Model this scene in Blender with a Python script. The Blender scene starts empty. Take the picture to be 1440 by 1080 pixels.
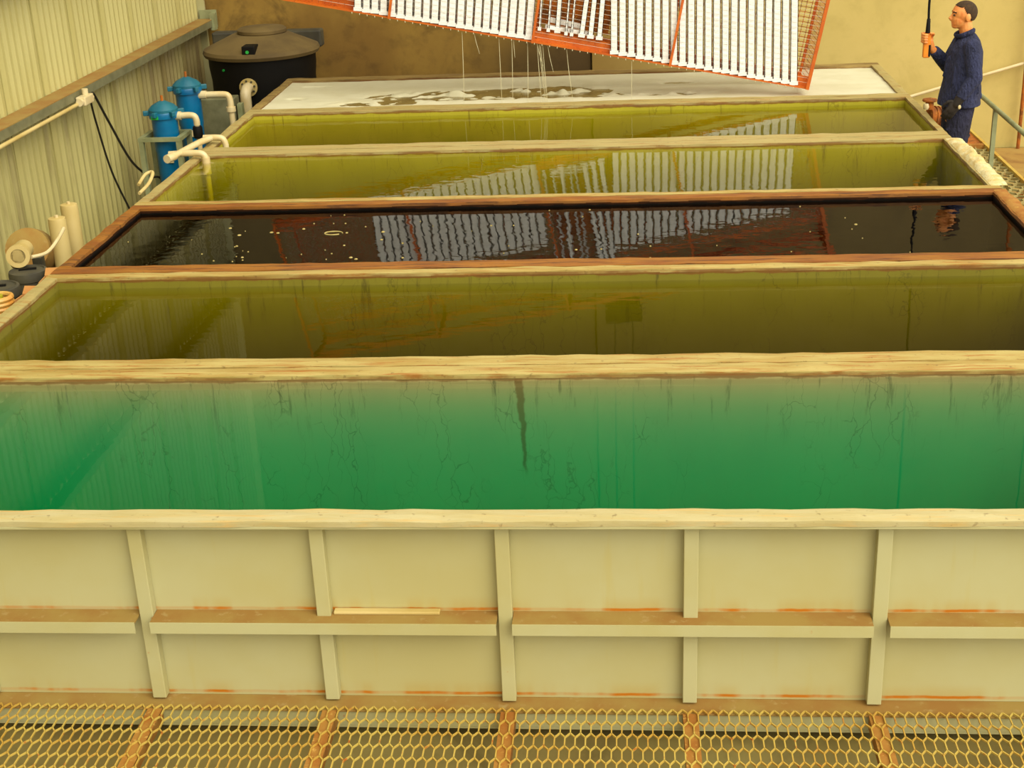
import bpy, bmesh, math, random
from mathutils import Vector, Matrix
random.seed(11)
PI = math.pi
sc = bpy.context.scene
COL = sc.collection

# ---------------------------------------------------------------- camera, sky, exposure
cd = bpy.data.cameras.new('camera'); cam = bpy.data.objects.new('camera', cd); COL.objects.link(cam)
cd.sensor_width = 36.0; cd.lens = 1958.15 / 1440 * 36.0; cd.clip_start = 0.05; cd.clip_end = 200
_p, _y, _r = math.radians(22.4043), math.radians(-5.0863), math.radians(-2.4547)
_f = Vector((math.sin(_y)*math.cos(_p), math.cos(_y)*math.cos(_p), -math.sin(_p)))
_r0 = Vector((math.cos(_y), -math.sin(_y), 0)); _u0 = _r0.cross(_f)
_R = _r0*math.cos(_r) + _u0*math.sin(_r); _U = _R.cross(_f)
cam.matrix_world = Matrix(((_R.x, _U.x, -_f.x, 0.47017), (_R.y, _U.y, -_f.y, -4.64431),
                           (_R.z, _U.z, -_f.z, 2.48599), (0, 0, 0, 1)))
sc.camera = cam

wd = bpy.data.worlds.new('overcast_sky'); sc.world = wd; wd.use_nodes = True
bg = wd.node_tree.nodes['Background']
bg.inputs[0].default_value = (1.0, 0.94, 0.78, 1); bg.inputs[1].default_value = 1.65
sd = bpy.data.lights.new('hazy_sun', 'SUN'); sun = bpy.data.objects.new('hazy_sun', sd); COL.objects.link(sun)
sd.energy = 3.1; sd.color = (1.0, .95, .80); sd.angle = math.radians(50)
sun.rotation_euler = Vector((-.48, .56, -.67)).to_track_quat('-Z', 'Y').to_euler()
sc.view_settings.view_transform = 'Standard'
try: sc.view_settings.look = 'None'
except Exception: pass
sc.view_settings.exposure = 0.0; sc.view_settings.gamma = 1.0; sc.view_settings.use_curve_mapping = False

# ---------------------------------------------------------------- helpers
FLOOR = -1.25          # heights are measured from the tank rims (z = 0)
def lin(r, g, b):
    f = lambda c: (c/255/12.92) if c/255 <= .04045 else ((c/255+.055)/1.055)**2.4
    return (f(r), f(g), f(b), 1)

class MB:
    def __init__(s): s.v = []; s.f = []; s.m = []
    def add(s, vs, fs, mi=0):
        o = len(s.v); s.v += [tuple(v) for v in vs]; s.f += [tuple(i+o for i in f) for f in fs]; s.m += [mi]*len(fs)
    def box(s, x0, x1, y0, y1, z0, z1, mi=0, M=None):
        vs = [Vector((x, y, z)) for x in (x0, x1) for y in (y0, y1) for z in (z0, z1)]
        if M: vs = [M @ v for v in vs]
        s.add(vs, [(0,1,3,2), (4,6,7,5), (0,4,5,1), (2,3,7,6), (0,2,6,4), (1,5,7,3)], mi)
    def bar(s, a, b, w, h, mi=0, up=(0,0,1)):
        a = Vector(a); b = Vector(b); d = (b-a).normalized(); u = Vector(up)
        if abs(d.dot(u)) > .98: u = Vector((0,1,0))
        r = d.cross(u).normalized(); u = r.cross(d)
        vs = [p + r*sx*w/2 + u*sz*h/2 for p in (a, b) for sx in (-1, 1) for sz in (-1, 1)]
        s.add(vs, [(0,1,3,2), (4,6,7,5), (0,4,5,1), (2,3,7,6), (0,2,6,4), (1,5,7,3)], mi)
    def loft(s, rings, mi=0, caps=True):
        n = len(rings[0]); vs = [p for r in rings for p in r]; fs = []
        for i in range(len(rings)-1):
            for j in range(n):
                k = (j+1) % n
                fs.append((i*n+j, i*n+k, (i+1)*n+k, (i+1)*n+j))
        if caps:
            fs.append(tuple(reversed(range(n)))); fs.append(tuple((len(rings)-1)*n+j for j in range(n)))
        s.add(vs, fs, mi)
    def tube(s, pts, r, n=10, mi=0, ell=None, ref=None, caps=True):
        pts = [Vector(p) for p in pts]; rr = r if isinstance(r, (list, tuple)) else [r]*len(pts)
        rings = []; u = None
        for i, p in enumerate(pts):
            d = (pts[min(i+1, len(pts)-1)] - pts[max(i-1, 0)]).normalized()
            if u is None:
                u = Vector(ref) if ref else (Vector((0,0,1)) if abs(d.z) < .9 else Vector((1,0,0)))
            u = (u - d*u.dot(d)).normalized(); w = d.cross(u)
            e = ell[i] if ell else 1.0
            rings.append([p + u*math.cos(2*PI*k/n)*rr[i] + w*math.sin(2*PI*k/n)*rr[i]*e for k in range(n)])
        s.loft(rings, mi, caps)
    def lathe(s, prof, c=(0,0,0), axis=(0,0,1), n=20, mi=0):
        a = Vector(axis).normalized(); u = a.orthogonal().normalized(); w = a.cross(u); c = Vector(c)
        s.loft([[c + a*z + (u*math.cos(2*PI*k/n) + w*math.sin(2*PI*k/n))*max(r, 1e-4) for k in range(n)] for r, z in prof], mi)
    def ball(s, c, rad, n=14, m=9, mi=0, M=None):
        c = Vector(c); rx, ry, rz = rad if isinstance(rad, (tuple, list)) else (rad,)*3
        rings = []
        for i in range(m+1):
            t = -PI/2 + PI*i/m; q = max(math.cos(t), 1e-3)
            ring = [Vector((rx*q*math.cos(2*PI*k/n), ry*q*math.sin(2*PI*k/n), rz*math.sin(t))) for k in range(n)]
            rings.append([c + (M @ v if M else v) for v in ring])
        s.loft(rings, mi)
    def build(s, name, mats, parent=None, smooth=False, bevel=0, **props):
        me = bpy.data.meshes.new(name); me.from_pydata(s.v, [], s.f)
        bm = bmesh.new(); bm.from_mesh(me); bmesh.ops.recalc_face_normals(bm, faces=bm.faces); bm.to_mesh(me); bm.free()
        if not isinstance(mats, (list, tuple)): mats = [mats]
        for m in mats: me.materials.append(m)
        me.polygons.foreach_set('material_index', s.m)
        if smooth:
            me.polygons.foreach_set('use_smooth', [True]*len(me.polygons))
            try: me.set_sharp_from_angle(angle=math.radians(42))
            except Exception: pass
        o = bpy.data.objects.new(name, me); COL.objects.link(o)
        if parent: attach(o, parent)
        if bevel:
            b = o.modifiers.new('bevel', 'BEVEL'); b.width = bevel; b.segments = 2; b.limit_method = 'ANGLE'
        for k, v in props.items(): o[k] = v
        return o
def world_of(o):
    t = Vector(o.location); return t if not o.parent else t + o.matrix_parent_inverse.translation + world_of(o.parent)
def attach(o, parent):
    o.parent = parent; o.matrix_parent_inverse = Matrix.Translation(-world_of(parent))
def thing(name, label, cat, loc, group=None):
    o = bpy.data.objects.new(name, None); COL.objects.link(o); o.location = loc; o.empty_display_size = .1
    o['label'] = label; o['category'] = cat
    if group: o['group'] = group
    return o
def tag(o, label, cat, group=None):
    o['label'] = label; o['category'] = cat
    if group: o['group'] = group
    return o
def remesh(o, voxel, smooth=3):
    m = o.modifiers.new('r', 'REMESH'); m.mode = 'VOXEL'; m.voxel_size = voxel; m.use_smooth_shade = True
    if smooth:
        q = o.modifiers.new('s', 'SMOOTH'); q.iterations = smooth; q.factor = .5
    dg = bpy.context.evaluated_depsgraph_get(); dg.update()
    me = bpy.data.meshes.new_from_object(o.evaluated_get(dg)); o.modifiers.clear()
    mats = list(o.data.materials); old = o.data; o.data = me; me.materials.clear()
    for k in mats: me.materials.append(k)
    me.name = old.name; bpy.data.meshes.remove(old)
    me.polygons.foreach_set('use_smooth', [True]*len(me.polygons))
    me.polygons.foreach_set('material_index', [0]*len(me.polygons))
    return o

# ---------------------------------------------------------------- materials
class NT:
    def __init__(s, name):
        s.mat = bpy.data.materials.new(name); s.mat.use_nodes = True; s.t = s.mat.node_tree; s.t.nodes.clear()
        s.out = s.n('ShaderNodeOutputMaterial')
    def n(s, kind, **kw):
        q = s.t.nodes.new(kind)
        for k, v in kw.items(): setattr(q, k, v)
        return q
    def l(s, a, b): s.t.links.new(a, b)
    def coord(s, scale=(1,1,1), loc=(0,0,0)):
        c = s.n('ShaderNodeTexCoord'); m = s.n('ShaderNodeMapping'); m.inputs['Scale'].default_value = scale
        m.inputs['Location'].default_value = loc; s.l(c.outputs['Object'], m.inputs['Vector']); return m.outputs[0]
    def noise(s, scale=(1,1,1), sc=1.0, detail=4, rough=.55, loc=(0,0,0), dist=0):
        q = s.n('ShaderNodeTexNoise'); q.inputs['Scale'].default_value = sc; q.inputs['Detail'].default_value = detail
        q.inputs['Roughness'].default_value = rough; q.inputs['Distortion'].default_value = dist
        s.l(s.coord(scale, loc), q.inputs['Vector']); return q.outputs[0]
    def ramp(s, v, a, b, inv=False):
        q = s.n('ShaderNodeMapRange'); q.clamp = True; q.interpolation_type = 'SMOOTHSTEP'
        q.inputs[1].default_value = a; q.inputs[2].default_value = b
        q.inputs[3].default_value, q.inputs[4].default_value = (1, 0) if inv else (0, 1)
        s.l(v, q.inputs[0]); return q.outputs[0]
    def math(s, op, a, b=None):
        q = s.n('ShaderNodeMath', operation=op)
        for i, x in enumerate((a, b)):
            if x is None: continue
            if isinstance(x, (int, float)): q.inputs[i].default_value = x
            else: s.l(x, q.inputs[i])
        return q.outputs[0]
    def mix(s, fac, a, b):
        q = s.n('ShaderNodeMix', data_type='RGBA')
        for i, x in ((0, fac), (6, a), (7, b)):
            if isinstance(x, (int, float)): q.inputs[i].default_value = x
            elif isinstance(x, tuple): q.inputs[i].default_value = x
            else: s.l(x, q.inputs[i])
        return q.outputs[2]
    def sep(s):
        q = s.n('ShaderNodeSeparateXYZ'); s.l(s.coord(), q.inputs[0]); return q.outputs
    def principled(s, col, rough=.6, metal=0.0, bump=None, bstr=.2, bdist=.01, spec=None, k=.74):
        if isinstance(col, tuple): col = tuple(c*k for c in col[:3]) + (1,)
        else:
            q = s.n('ShaderNodeMix', data_type='RGBA', blend_type='MULTIPLY'); q.inputs[0].default_value = 1
            s.l(col, q.inputs[6]); q.inputs[7].default_value = (k, k, k, 1); col = q.outputs[2]
        p = s.n('ShaderNodeBsdfPrincipled'); p.inputs['Roughness'].default_value = rough; p.inputs['Metallic'].default_value = metal
        if spec is not None: p.inputs['Specular IOR Level'].default_value = spec
        if isinstance(col, tuple): p.inputs['Base Color'].default_value = col
        else: s.l(col, p.inputs['Base Color'])
        if bump is not None:
            b = s.n('ShaderNodeBump'); b.inputs['Strength'].default_value = bstr; b.inputs['Distance'].default_value = bdist
            s.l(bump, b.inputs['Height']); s.l(b.outputs[0], p.inputs['Normal'])
        s.l(p.outputs[0], s.out.inputs[0]); return s.mat

def speckled(name, a, b, scale=6, rough=.6, metal=0, stretch=(1,1,1), lo=.35, hi=.7, bstr=.15, bdist=.004, fine=None, spec=None, k=.74):
    t = NT(name); n = t.noise(stretch, scale, 5)
    c = t.mix(t.ramp(n, lo, hi), a, b)
    n2 = t.noise(stretch, scale*5, 4)
    if fine: c = t.mix(t.ramp(n2, .58, .74), c, fine)
    return t.principled(c, rough, metal, n2, bstr, bdist, spec, k)

# cream painted steel, with a little weathering and rust specks
def painted(name, base, dirt, rust, amount=.5, spec_rust=.64):
    t = NT(name)
    c = t.mix(t.ramp(t.noise(sc=1.6, detail=5), .38, .68), base, dirt)
    c = t.mix(t.math('MULTIPLY', t.ramp(t.noise(sc=24, detail=3), spec_rust, spec_rust+.08), amount), c, rust)
    return t.principled(c, .55, 0, t.noise(sc=40), .06, .003)
CREAM, CREAM2 = (.57, .535, .27, 1), (.54, .48, .20, 1)
RUST, RUST2 = lin(196, 106, 8), lin(118, 66, 14)
M = {}
M['cream'] = painted('cream_paint', CREAM, CREAM2, RUST, .7, .70)
# front sheet: cream with rust weeping along the welds at its lower edge
def front_sheet():
    t = NT('cream_front_sheet'); x, y, z = t.sep()
    c = t.mix(t.ramp(t.noise(sc=1.3, detail=5), .35, .7), CREAM, CREAM2)
    c = t.mix(t.math('MULTIPLY', t.ramp(t.noise((14, 1, 1.2), 1, 4), .6, .75), .25), c, (.55, .42, .08, 1))
    xn = t.ramp(t.noise((3.2, .2, .2), 1, 4, .6), .46, .58)
    for z0 in (-.447, -.845):
        d = t.math('ABSOLUTE', t.math('SUBTRACT', t.math('SUBTRACT', z, z0), t.math('MULTIPLY', t.noise((9, 1, 1), 1, 3), .012)))
        line = t.math('MULTIPLY', t.ramp(d, .003, .010, True), t.math('ADD', t.math('MULTIPLY', xn, .75), .25))
        halo = t.math('MULTIPLY', t.ramp(d, .01, .07, True), t.math('MULTIPLY', xn, .35))
        c = t.mix(halo, c, (.52, .34, .06, 1)); c = t.mix(line, c, lin(198, 116, 8))
    return t.principled(c, .5, 0, t.noise(sc=3), .12, .01)
M['front'] = front_sheet()
M['dust'] = speckled('brown_dust', lin(168, 138, 66), lin(160, 116, 48), 5, .9, fine=lin(176, 146, 84))
def rim_mat(name, a, b, c_, amt, hi=.62, side=.85):
    t = NT(name)
    c = t.mix(t.ramp(t.noise((1.2, 7, 3), 1.6, 6, .65), .38, .64), a, b)
    c = t.mix(t.math('MULTIPLY', t.ramp(t.noise((1.0, 16, 4), 2.2, 5, .7), .5, hi), amt), c, c_)
    c = t.mix(t.math('MULTIPLY', t.ramp(t.noise(sc=30, detail=3), .62, .72), .5), c, lin(110, 80, 30))
    x, y, z = t.sep()
    edge = t.math('MULTIPLY', t.ramp(z, -.010, -.004, True), t.ramp(t.noise((3, 3, 3), 1, 4), .35, .6))
    c = t.mix(t.math('MULTIPLY', edge, side), c, lin(132, 84, 22))
    return t.principled(c, .6, 0, t.noise((1, 4, 2), 14), .35, .006)
M['rim_front'] = rim_mat('cream_rim', (.56, .46, .19, 1), (.60, .52, .26, 1), lin(232, 170, 60), .5, .72, .1)
M['rim'] = rim_mat('weathered_rim', (.56, .44, .14, 1), (.46, .31, .07, 1), lin(170, 104, 22), .9, .66)
M['rim_dark'] = rim_mat('rust_rim', lin(168, 108, 22), lin(146, 82, 10), lin(86, 46, 10), .9, .64)
M['rim_pale'] = rim_mat('pale_rim', (.48, .39, .14, 1), (.52, .40, .14, 1), lin(166, 112, 34), .85, .68)
M['rim_grey'] = rim_mat('grimy_rim', lin(176, 148, 84), lin(140, 112, 60), lin(104, 78, 40), .8, .68)
M['rust'] = speckled('rusty_steel', RUST, RUST2, 9, .85, bstr=.4, fine=lin(206, 140, 40))
M['rust_light'] = speckled('flaky_rust', lin(180, 128, 48), lin(164, 100, 22), 10, .85, bstr=.4, fine=lin(214, 170, 80))
M['mesh'] = speckled('weathered_mesh', lin(214, 186, 88), lin(206, 160, 60), 5, .6, fine=lin(190, 104, 26))
M['side_mesh'] = speckled('tan_grey_mesh', lin(190, 176, 116), lin(168, 150, 88), 5, .6, fine=lin(170, 110, 46))
M['crust'] = speckled('pale_salt_crust', lin(235, 222, 170), lin(222, 192, 116), 14, .9, bstr=.6, bdist=.01, fine=lin(212, 160, 84))
M['orange'] = speckled('orange_paint', lin(230, 116, 4), lin(212, 96, 6), 7, .5, fine=lin(150, 64, 10))
M['pendant'] = speckled('pendant_orange', lin(238, 140, 14), lin(228, 122, 10), 7, .5, k=.9)
M['white'] = speckled('white_steel', (.93, .92, .90, 1), (.88, .86, .80, 1), 8, .4, bstr=.05, k=.96)
M['wire_white'] = speckled('pale_wire', (.8, .76, .64, 1), (.72, .62, .44, 1), 8, .5)
M['wire_rust'] = speckled('rust_wire', lin(206, 92, 22), lin(120, 56, 18), 12, .7)
M['galv'] = speckled('galvanised', lin(150, 148, 112), lin(128, 126, 92), 8, .45, .3)
M['steel_green'] = speckled('grey_green_steel', lin(164, 168, 122), lin(140, 142, 96), 6, .5)
M['pvc'] = speckled('white_pvc', lin(236, 218, 170), lin(226, 200, 140), 6, .35)
M['cream_plastic'] = speckled('cream_plastic', lin(224, 200, 132), lin(204, 176, 100), 3, .5, stretch=(1,1,.5))
M['blue'] = speckled('blue_plastic', lin(0, 118, 168), lin(0, 98, 150), 5, .35)
M['blue_dark'] = speckled('teal_lid', lin(26, 116, 134), lin(20, 98, 124), 5, .4)
M['black'] = speckled('black_plastic', lin(20, 17, 12), lin(12, 10, 7), 4, .6, spec=.2)
M['lid'] = speckled('dusty_black_lid', lin(124, 102, 54), lin(102, 82, 42), 3, .8)
M['rubber'] = speckled('dark_rubber', lin(88, 82, 58), lin(60, 56, 42), 5, .7)
M['card'] = speckled('pinkish_cardboard', lin(220, 164, 92), lin(206, 142, 74), 5, .9)
M['cable'] = speckled('black_cable', lin(40, 34, 18), lin(26, 22, 14), 8, .6)
M['green'] = speckled('green_sticker', lin(40, 190, 70), lin(30, 170, 80), 8, .4)
M['yellow_green'] = speckled('yellow_green_plastic', lin(190, 180, 40), lin(150, 150, 30), 8, .4)
M['hose'] = speckled('orange_hose', lin(232, 190, 100), lin(220, 150, 60), 8, .4)

def cladding():
    t = NT('cream_cladding'); x, y, z = t.sep()
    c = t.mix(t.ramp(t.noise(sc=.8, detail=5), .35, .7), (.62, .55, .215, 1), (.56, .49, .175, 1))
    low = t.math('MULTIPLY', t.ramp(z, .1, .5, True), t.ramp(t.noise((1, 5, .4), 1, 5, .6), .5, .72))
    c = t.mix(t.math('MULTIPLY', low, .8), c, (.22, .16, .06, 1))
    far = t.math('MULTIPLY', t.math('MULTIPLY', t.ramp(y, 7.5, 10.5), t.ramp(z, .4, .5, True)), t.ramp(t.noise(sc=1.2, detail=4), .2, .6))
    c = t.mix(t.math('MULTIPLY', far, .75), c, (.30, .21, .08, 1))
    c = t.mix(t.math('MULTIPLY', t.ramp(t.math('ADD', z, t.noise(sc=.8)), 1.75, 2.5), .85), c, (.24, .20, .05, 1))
    return t.principled(c, .5, 0, t.noise(sc=3), .03, .01)
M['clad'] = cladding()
def concrete(name, a, b, c_, seed, amt, seam_tone=0):
    t = NT(name)
    c = t.mix(t.ramp(t.noise(sc=.7, detail=6, rough=.6, loc=(seed, 0, 0)), .32, .68), a, b)
    c = t.mix(t.math('MULTIPLY', t.ramp(t.noise(sc=1.9, detail=6, rough=.65, loc=(0, seed, 0), dist=.6), .50, .72), amt), c, c_)
    c = t.mix(t.math('MULTIPLY', t.ramp(t.noise(sc=5, detail=5, rough=.6, loc=(seed, 2, 0)), .48, .70), .35), c, c_)
    if seam_tone == 2:
        x, y, z = t.sep(); c = t.mix(t.math('MULTIPLY', t.ramp(t.math('ADD', x, t.noise(sc=.9, detail=5)), .5, 2.6, True), .85), c, lin(150, 114, 44))  # browner towards the panel's left edge
    if seam_tone == 1:
        x, y, z = t.sep(); q = t.math('MULTIPLY', t.ramp(t.math('ADD', x, t.noise(sc=1.5)), -1.4, .2), t.ramp(z, -.15, .6, True))  # darker low down, towards the panel's right edge
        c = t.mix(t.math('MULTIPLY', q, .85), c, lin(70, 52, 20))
    return t.principled(c, .9, 0, t.noise(sc=20), .15, .006)
M['wall_brown'] = concrete('brown_mottled_concrete', lin(172, 136, 56), lin(140, 104, 38), lin(92, 66, 20), 3.1, .8, 1)
M['wall_clean'] = concrete('cream_concrete', (.72, .56, .185, 1), (.66, .51, .155, 1), (.54, .42, .12, 1), 7.7, .5, 2)
M['wall_upper'] = concrete('dark_upper_wall', (.30, .22, .08, 1), (.26, .19, .07, 1), (.18, .13, .05, 1), 2.2, .6)
M['floor'] = concrete('dusty_floor', lin(128, 118, 66), lin(116, 100, 54), lin(84, 66, 34), 1.3, .6)
M['plinth'] = concrete('olive_plinth', lin(176, 160, 92), lin(160, 140, 76), lin(110, 92, 44), 4.3, .6)
M['floor_rust'] = concrete('rusty_floor', lin(184, 152, 78), lin(172, 130, 58), lin(128, 78, 26), 5.3, .8)

def lining(name, base, deep, stain, rusty, streaks=True, x0=None):
    t = NT(name); x, y, z = t.sep()
    c = t.mix(t.ramp(t.noise((1.2, 1.2, .5), 1.2, 5), .35, .7), base, deep)
    if streaks:
        v = t.n('ShaderNodeTexVoronoi', feature='DISTANCE_TO_EDGE'); v.inputs['Scale'].default_value = 1
        n = t.n('ShaderNodeTexNoise'); n.inputs['Scale'].default_value = 7; n.inputs['Detail'].default_value = 4
        t.l(t.coord(), n.inputs['Vector'])
        mx = t.n('ShaderNodeMix', data_type='VECTOR'); mx.inputs[0].default_value = .45
        t.l(t.coord((15, 15, 3.4)), mx.inputs[4]); t.l(n.outputs['Color'], mx.inputs[5])
        va = t.n('ShaderNodeVectorMath', operation='MULTIPLY_ADD'); va.inputs[1].default_value = (1.4, 1.4, 1.4)
        t.l(n.outputs['Color'], va.inputs[0]); t.l(t.coord((15, 15, 3.4)), va.inputs[2]); t.l(va.outputs[0], v.inputs['Vector'])
        crack = t.math('MULTIPLY', t.ramp(v.outputs['Distance'], .004, .026, True), t.ramp(t.noise((3.4, 3.4, .9), 1.3, 4, .6), .47, .64))
        c = t.mix(t.math('MULTIPLY', crack, .42), c, stain)
        drip = t.math('MULTIPLY', t.ramp(t.noise((22, 22, 2.2), 1, 6, .7), .56, .70), t.ramp(z, -.45, -.03))
        c = t.mix(t.math('MULTIPLY', drip, .6), c, stain)
    if x0 is not None:
        wob = t.math('MULTIPLY', t.math('SUBTRACT', t.noise((0, 0, 9), 1, 4), .5), .05)
        d = t.math('ABSOLUTE', t.math('ADD', t.math('ADD', t.math('SUBTRACT', x, x0), t.math('MULTIPLY', z, .033)), wob))
        d = t.math('SUBTRACT', d, t.math('MULTIPLY', t.ramp(z, -.5, -.02), .012))
        s_ = t.math('MULTIPLY', t.ramp(d, .001, .014, True), t.ramp(z, -.56, -.46))
        c = t.mix(t.math('MULTIPLY', s_, .8), c, rusty)
    top = t.math('ADD', z, t.math('MULTIPLY', t.noise((9, 9, 1), 1, 4), .03))
    c = t.mix(t.math('MULTIPLY', t.ramp(top, -.022, -.012), .8), c, rusty)
    return t.principled(c, .8, 0, t.noise(sc=12), .1, .004, .1 if not streaks else .4)
def liquid(name, sigma, ripple=0.0, rs=(5, 16, 5), rough=.015, ior=1.34):
    t = NT(name)
    fr = t.n('ShaderNodeFresnel'); ge = t.n('ShaderNodeNewGeometry')
    t.l(t.math('ADD', t.math('MULTIPLY', ge.outputs['Backfacing'], 1/ior-ior), ior), fr.inputs[0])     # same reflectance from above and below
    gl = t.n('ShaderNodeBsdfGlossy'); gl.inputs['Roughness'].default_value = rough
    tr = t.n('ShaderNodeBsdfTransparent'); mx = t.n('ShaderNodeMixShader')
    t.l(fr.outputs[0], mx.inputs[0]); t.l(tr.outputs[0], mx.inputs[1]); t.l(gl.outputs[0], mx.inputs[2])
    if ripple:
        b = t.n('ShaderNodeBump'); b.inputs['Strength'].default_value = 1; b.inputs['Distance'].default_value = ripple
        t.l(t.noise(rs, 1, 2, .4), b.inputs['Height'])
        t.l(b.outputs[0], fr.inputs['Normal']); t.l(b.outputs[0], gl.inputs['Normal'])
    t.l(mx.outputs[0], t.out.inputs[0])
    d = max(sigma); va = t.n('ShaderNodeVolumeAbsorption'); va.inputs['Density'].default_value = d
    va.inputs['Color'].default_value = tuple(1 - s_/d for s_ in sigma) + (1,)
    t.l(va.outputs[0], t.out.inputs['Volume']); return t.mat
M['lin_green'] = lining('green_tank_lining', (.44, .355, .13, 1), (.38, .32, .12, 1), lin(60, 70, 34), lin(120, 84, 30), True, -.042)
M['lin_yellow'] = lining('yellow_tank_lining', (.25, .215, .01, 1), (.21, .175, .008, 1), lin(60, 48, 10), lin(128, 76, 20))
M['lin_olive'] = lining('olive_tank_lining', (.54, .47, .02, 1), (.46, .40, .015, 1), lin(110, 88, 12), lin(128, 76, 20))
M['lin_dark'] = lining('dark_tank_lining', lin(18, 12, 6), lin(13, 9, 5), lin(12, 8, 5), lin(60, 32, 10), False)
M['liq_green'] = liquid('clear_green_acid', (1.75, .08, .22), .0003, (3, 9, 3))
M['liq_yellow'] = liquid('yellow_green_acid', (.55, .60, 6.0), .0004, (4, 14, 4), ior=1.28)
M['liq_yellow2'] = liquid('rippled_yellow_acid', (.5, .5, 6.0), .0009, (9, 13, 5))
M['liq_dark'] = liquid('dark_brown_acid', (14, 18, 26), .0009, (9, 12, 5), ior=1.40)
M['liq_grey'] = speckled('grey_green_liquid', lin(160, 142, 84), lin(124, 108, 58), 6, .2)
M['foam'] = speckled('white_foam', (.83, .79, .55, 1), (.75, .70, .45, 1), 2.5, .9, bstr=.2)
M['fleck'] = speckled('pale_flecks', lin(200, 180, 110), lin(170, 150, 80), 20, .8)

# ---------------------------------------------------------------- the building
fl = MB(); fl.box(-4.3, 9, -7, 11.2, FLOOR-.1, FLOOR); fl.build('floor', M['floor'], kind='structure')
wl = MB(); wl.box(-4.62, -4.42, -7, 11.4, FLOOR-.1, 6.8)
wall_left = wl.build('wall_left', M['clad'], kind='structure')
pitch = .12
for i in range(24):                                   # ribbed cladding sheets, each a piece of the wall
    y0 = 11.19 - i*.76; m = MB(); prof = []
    yy = y0
    while yy > y0 - .76 + 1e-6:
        for dy, dx in ((0, 0), (.052, 0), (.070, .026), (.102, .026)): prof.append((yy-dy, -4.326+dx))
        yy -= pitch if yy - pitch > y0-.76 else (yy-(y0-.76))
        if yy <= y0-.76+.05: break
    prof.append((y0-.755, -4.316)); off = .004*(i % 2)
    top, bot = 6.8, FLOOR+.02
    vs = [(x+off, y, z) for y, x in prof for z in (bot, top)] + [(-4.41, y, z) for y, x in prof for z in (bot, top)]
    n = len(prof); fs = []
    for k in range(n-1):
        fs += [(2*k, 2*k+2, 2*k+3, 2*k+1), (2*n+2*k, 2*n+2*k+1, 2*n+2*k+3, 2*n+2*k+2)]
    fs += [(0, 1, 2*n+1, 2*n), (2*n-2, 2*n-1, 4*n-1, 4*n-2)]
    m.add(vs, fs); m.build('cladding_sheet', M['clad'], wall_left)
wb = MB(); wb.box(-4.62, 10, 11.3, 11.5, FLOOR-.1, 6.8)
wall_back = wb.build('wall_back', M['wall_clean'], kind='structure')
for x0, x1, mt, dy in ((-4.30, .104, 'wall_brown', .03), (.115, 5.3, 'wall_clean', 0), (5.315, 9.9, 'wall_clean', .01)):
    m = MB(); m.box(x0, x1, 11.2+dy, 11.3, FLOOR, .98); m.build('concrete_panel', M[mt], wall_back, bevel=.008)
    m = MB(); m.box(x0, x1, 11.21+dy, 11.3, .99, 6.8); m.build('upper_panel', M['wall_upper'], wall_back, bevel=.008)
# corner flashing
m = MB(); m.box(-4.31, -4.23, 11.15, 11.2, FLOOR, 6.7); m.build('trim_1', M['cream'], kind='structure')
# girts along the left wall: lowest one is in the picture, the upper two show in the liquid
for i, z in enumerate((.42, 1.47, 2.58)):
    g = thing('wall_girt', ('galvanised wall girt with dusty top running along cream cladding, lowest of three',
                            'second galvanised wall girt up the cream cladding, mirrored in the liquid',
                            'third and highest galvanised wall girt on the cream cladding')[i], 'beam', (-4.2, 3, z))
    m = MB(); m.box(-4.30, -4.12, -6.5, 11.10, z+.020, z+.028); m.build('top_flange', M['dust'], g)
    m = MB(); m.box(-4.13, -4.12, -6.5, 11.10, z-.052, z+.020); m.box(-4.16, -4.13, -6.5, 11.10, z-.052, z-.044)
    m.build('web', M['galv'], g)
    m = MB(); m.box(-4.14, -4.09, 11.02, 11.12, z-.09, z+.09); m.box(-4.28, -4.09, 11.11, 11.145, z-.07, z+.12); m.build('end_plate', M['steel_green'], g)
c = MB(); c.tube([(-4.095, -6.4, .345), (-4.095, 3, .345), (-4.095, 6.72, .345)], .017)
tag(c.build('conduit', M['cream_plastic'], smooth=True), 'thin cream conduit under the lowest wall girt', 'conduit')
jb = thing('junction_box', 'small white junction box on the wall girt', 'junction box', (-4.07, 6.85, .36))
m = MB(); m.box(-4.115, -4.03, 6.76, 6.96, .325, .40); m.build('box_body', M['pvc'], jb, bevel=.01)
m = MB(); m.lathe([(.03, 0), (.03, .05)], (-4.07, 6.72, .36), (0, 1, 0)); m.build('gland', M['pvc'], jb, True)
m = MB(); m.lathe([(.022, 0), (.022, .06)], (-4.06, 6.93, .36), (0, 1, 0)); m.build('gland', M['pvc'], jb, True)
m = MB(); m.lathe([(.026, 0), (.026, .05)], (-4.07, 6.88, .40)); m.build('gland', M['pvc'], jb, True)
def curve_pts(P, n=10):
    P = [Vector(p) for p in P]; out = []
    for i in range(len(P)-1):
        a, b, c_, d = P[max(i-1, 0)], P[i], P[i+1], P[min(i+2, len(P)-1)]
        for k in range(n):
            t = k/n
            out.append(.5*((2*b)+(c_-a)*t+(2*a-5*b+4*c_-d)*t*t+(3*b-a-3*c_+d)*t**3))
    out.append(P[-1]); return out
m = MB(); m.tube(curve_pts([(-4.06, 6.98, .36), (-4.12, 7.10, .33), (-4.18, 7.3, .10), (-4.2, 7.55, -.42), (-4.15, 7.75, -.86), (-4.1, 7.9, -1.22)]), .010, 6)
tag(m.build('power_cable', M['cable'], smooth=True), 'black cable hanging straight down from white junction box', 'cable')
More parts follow.
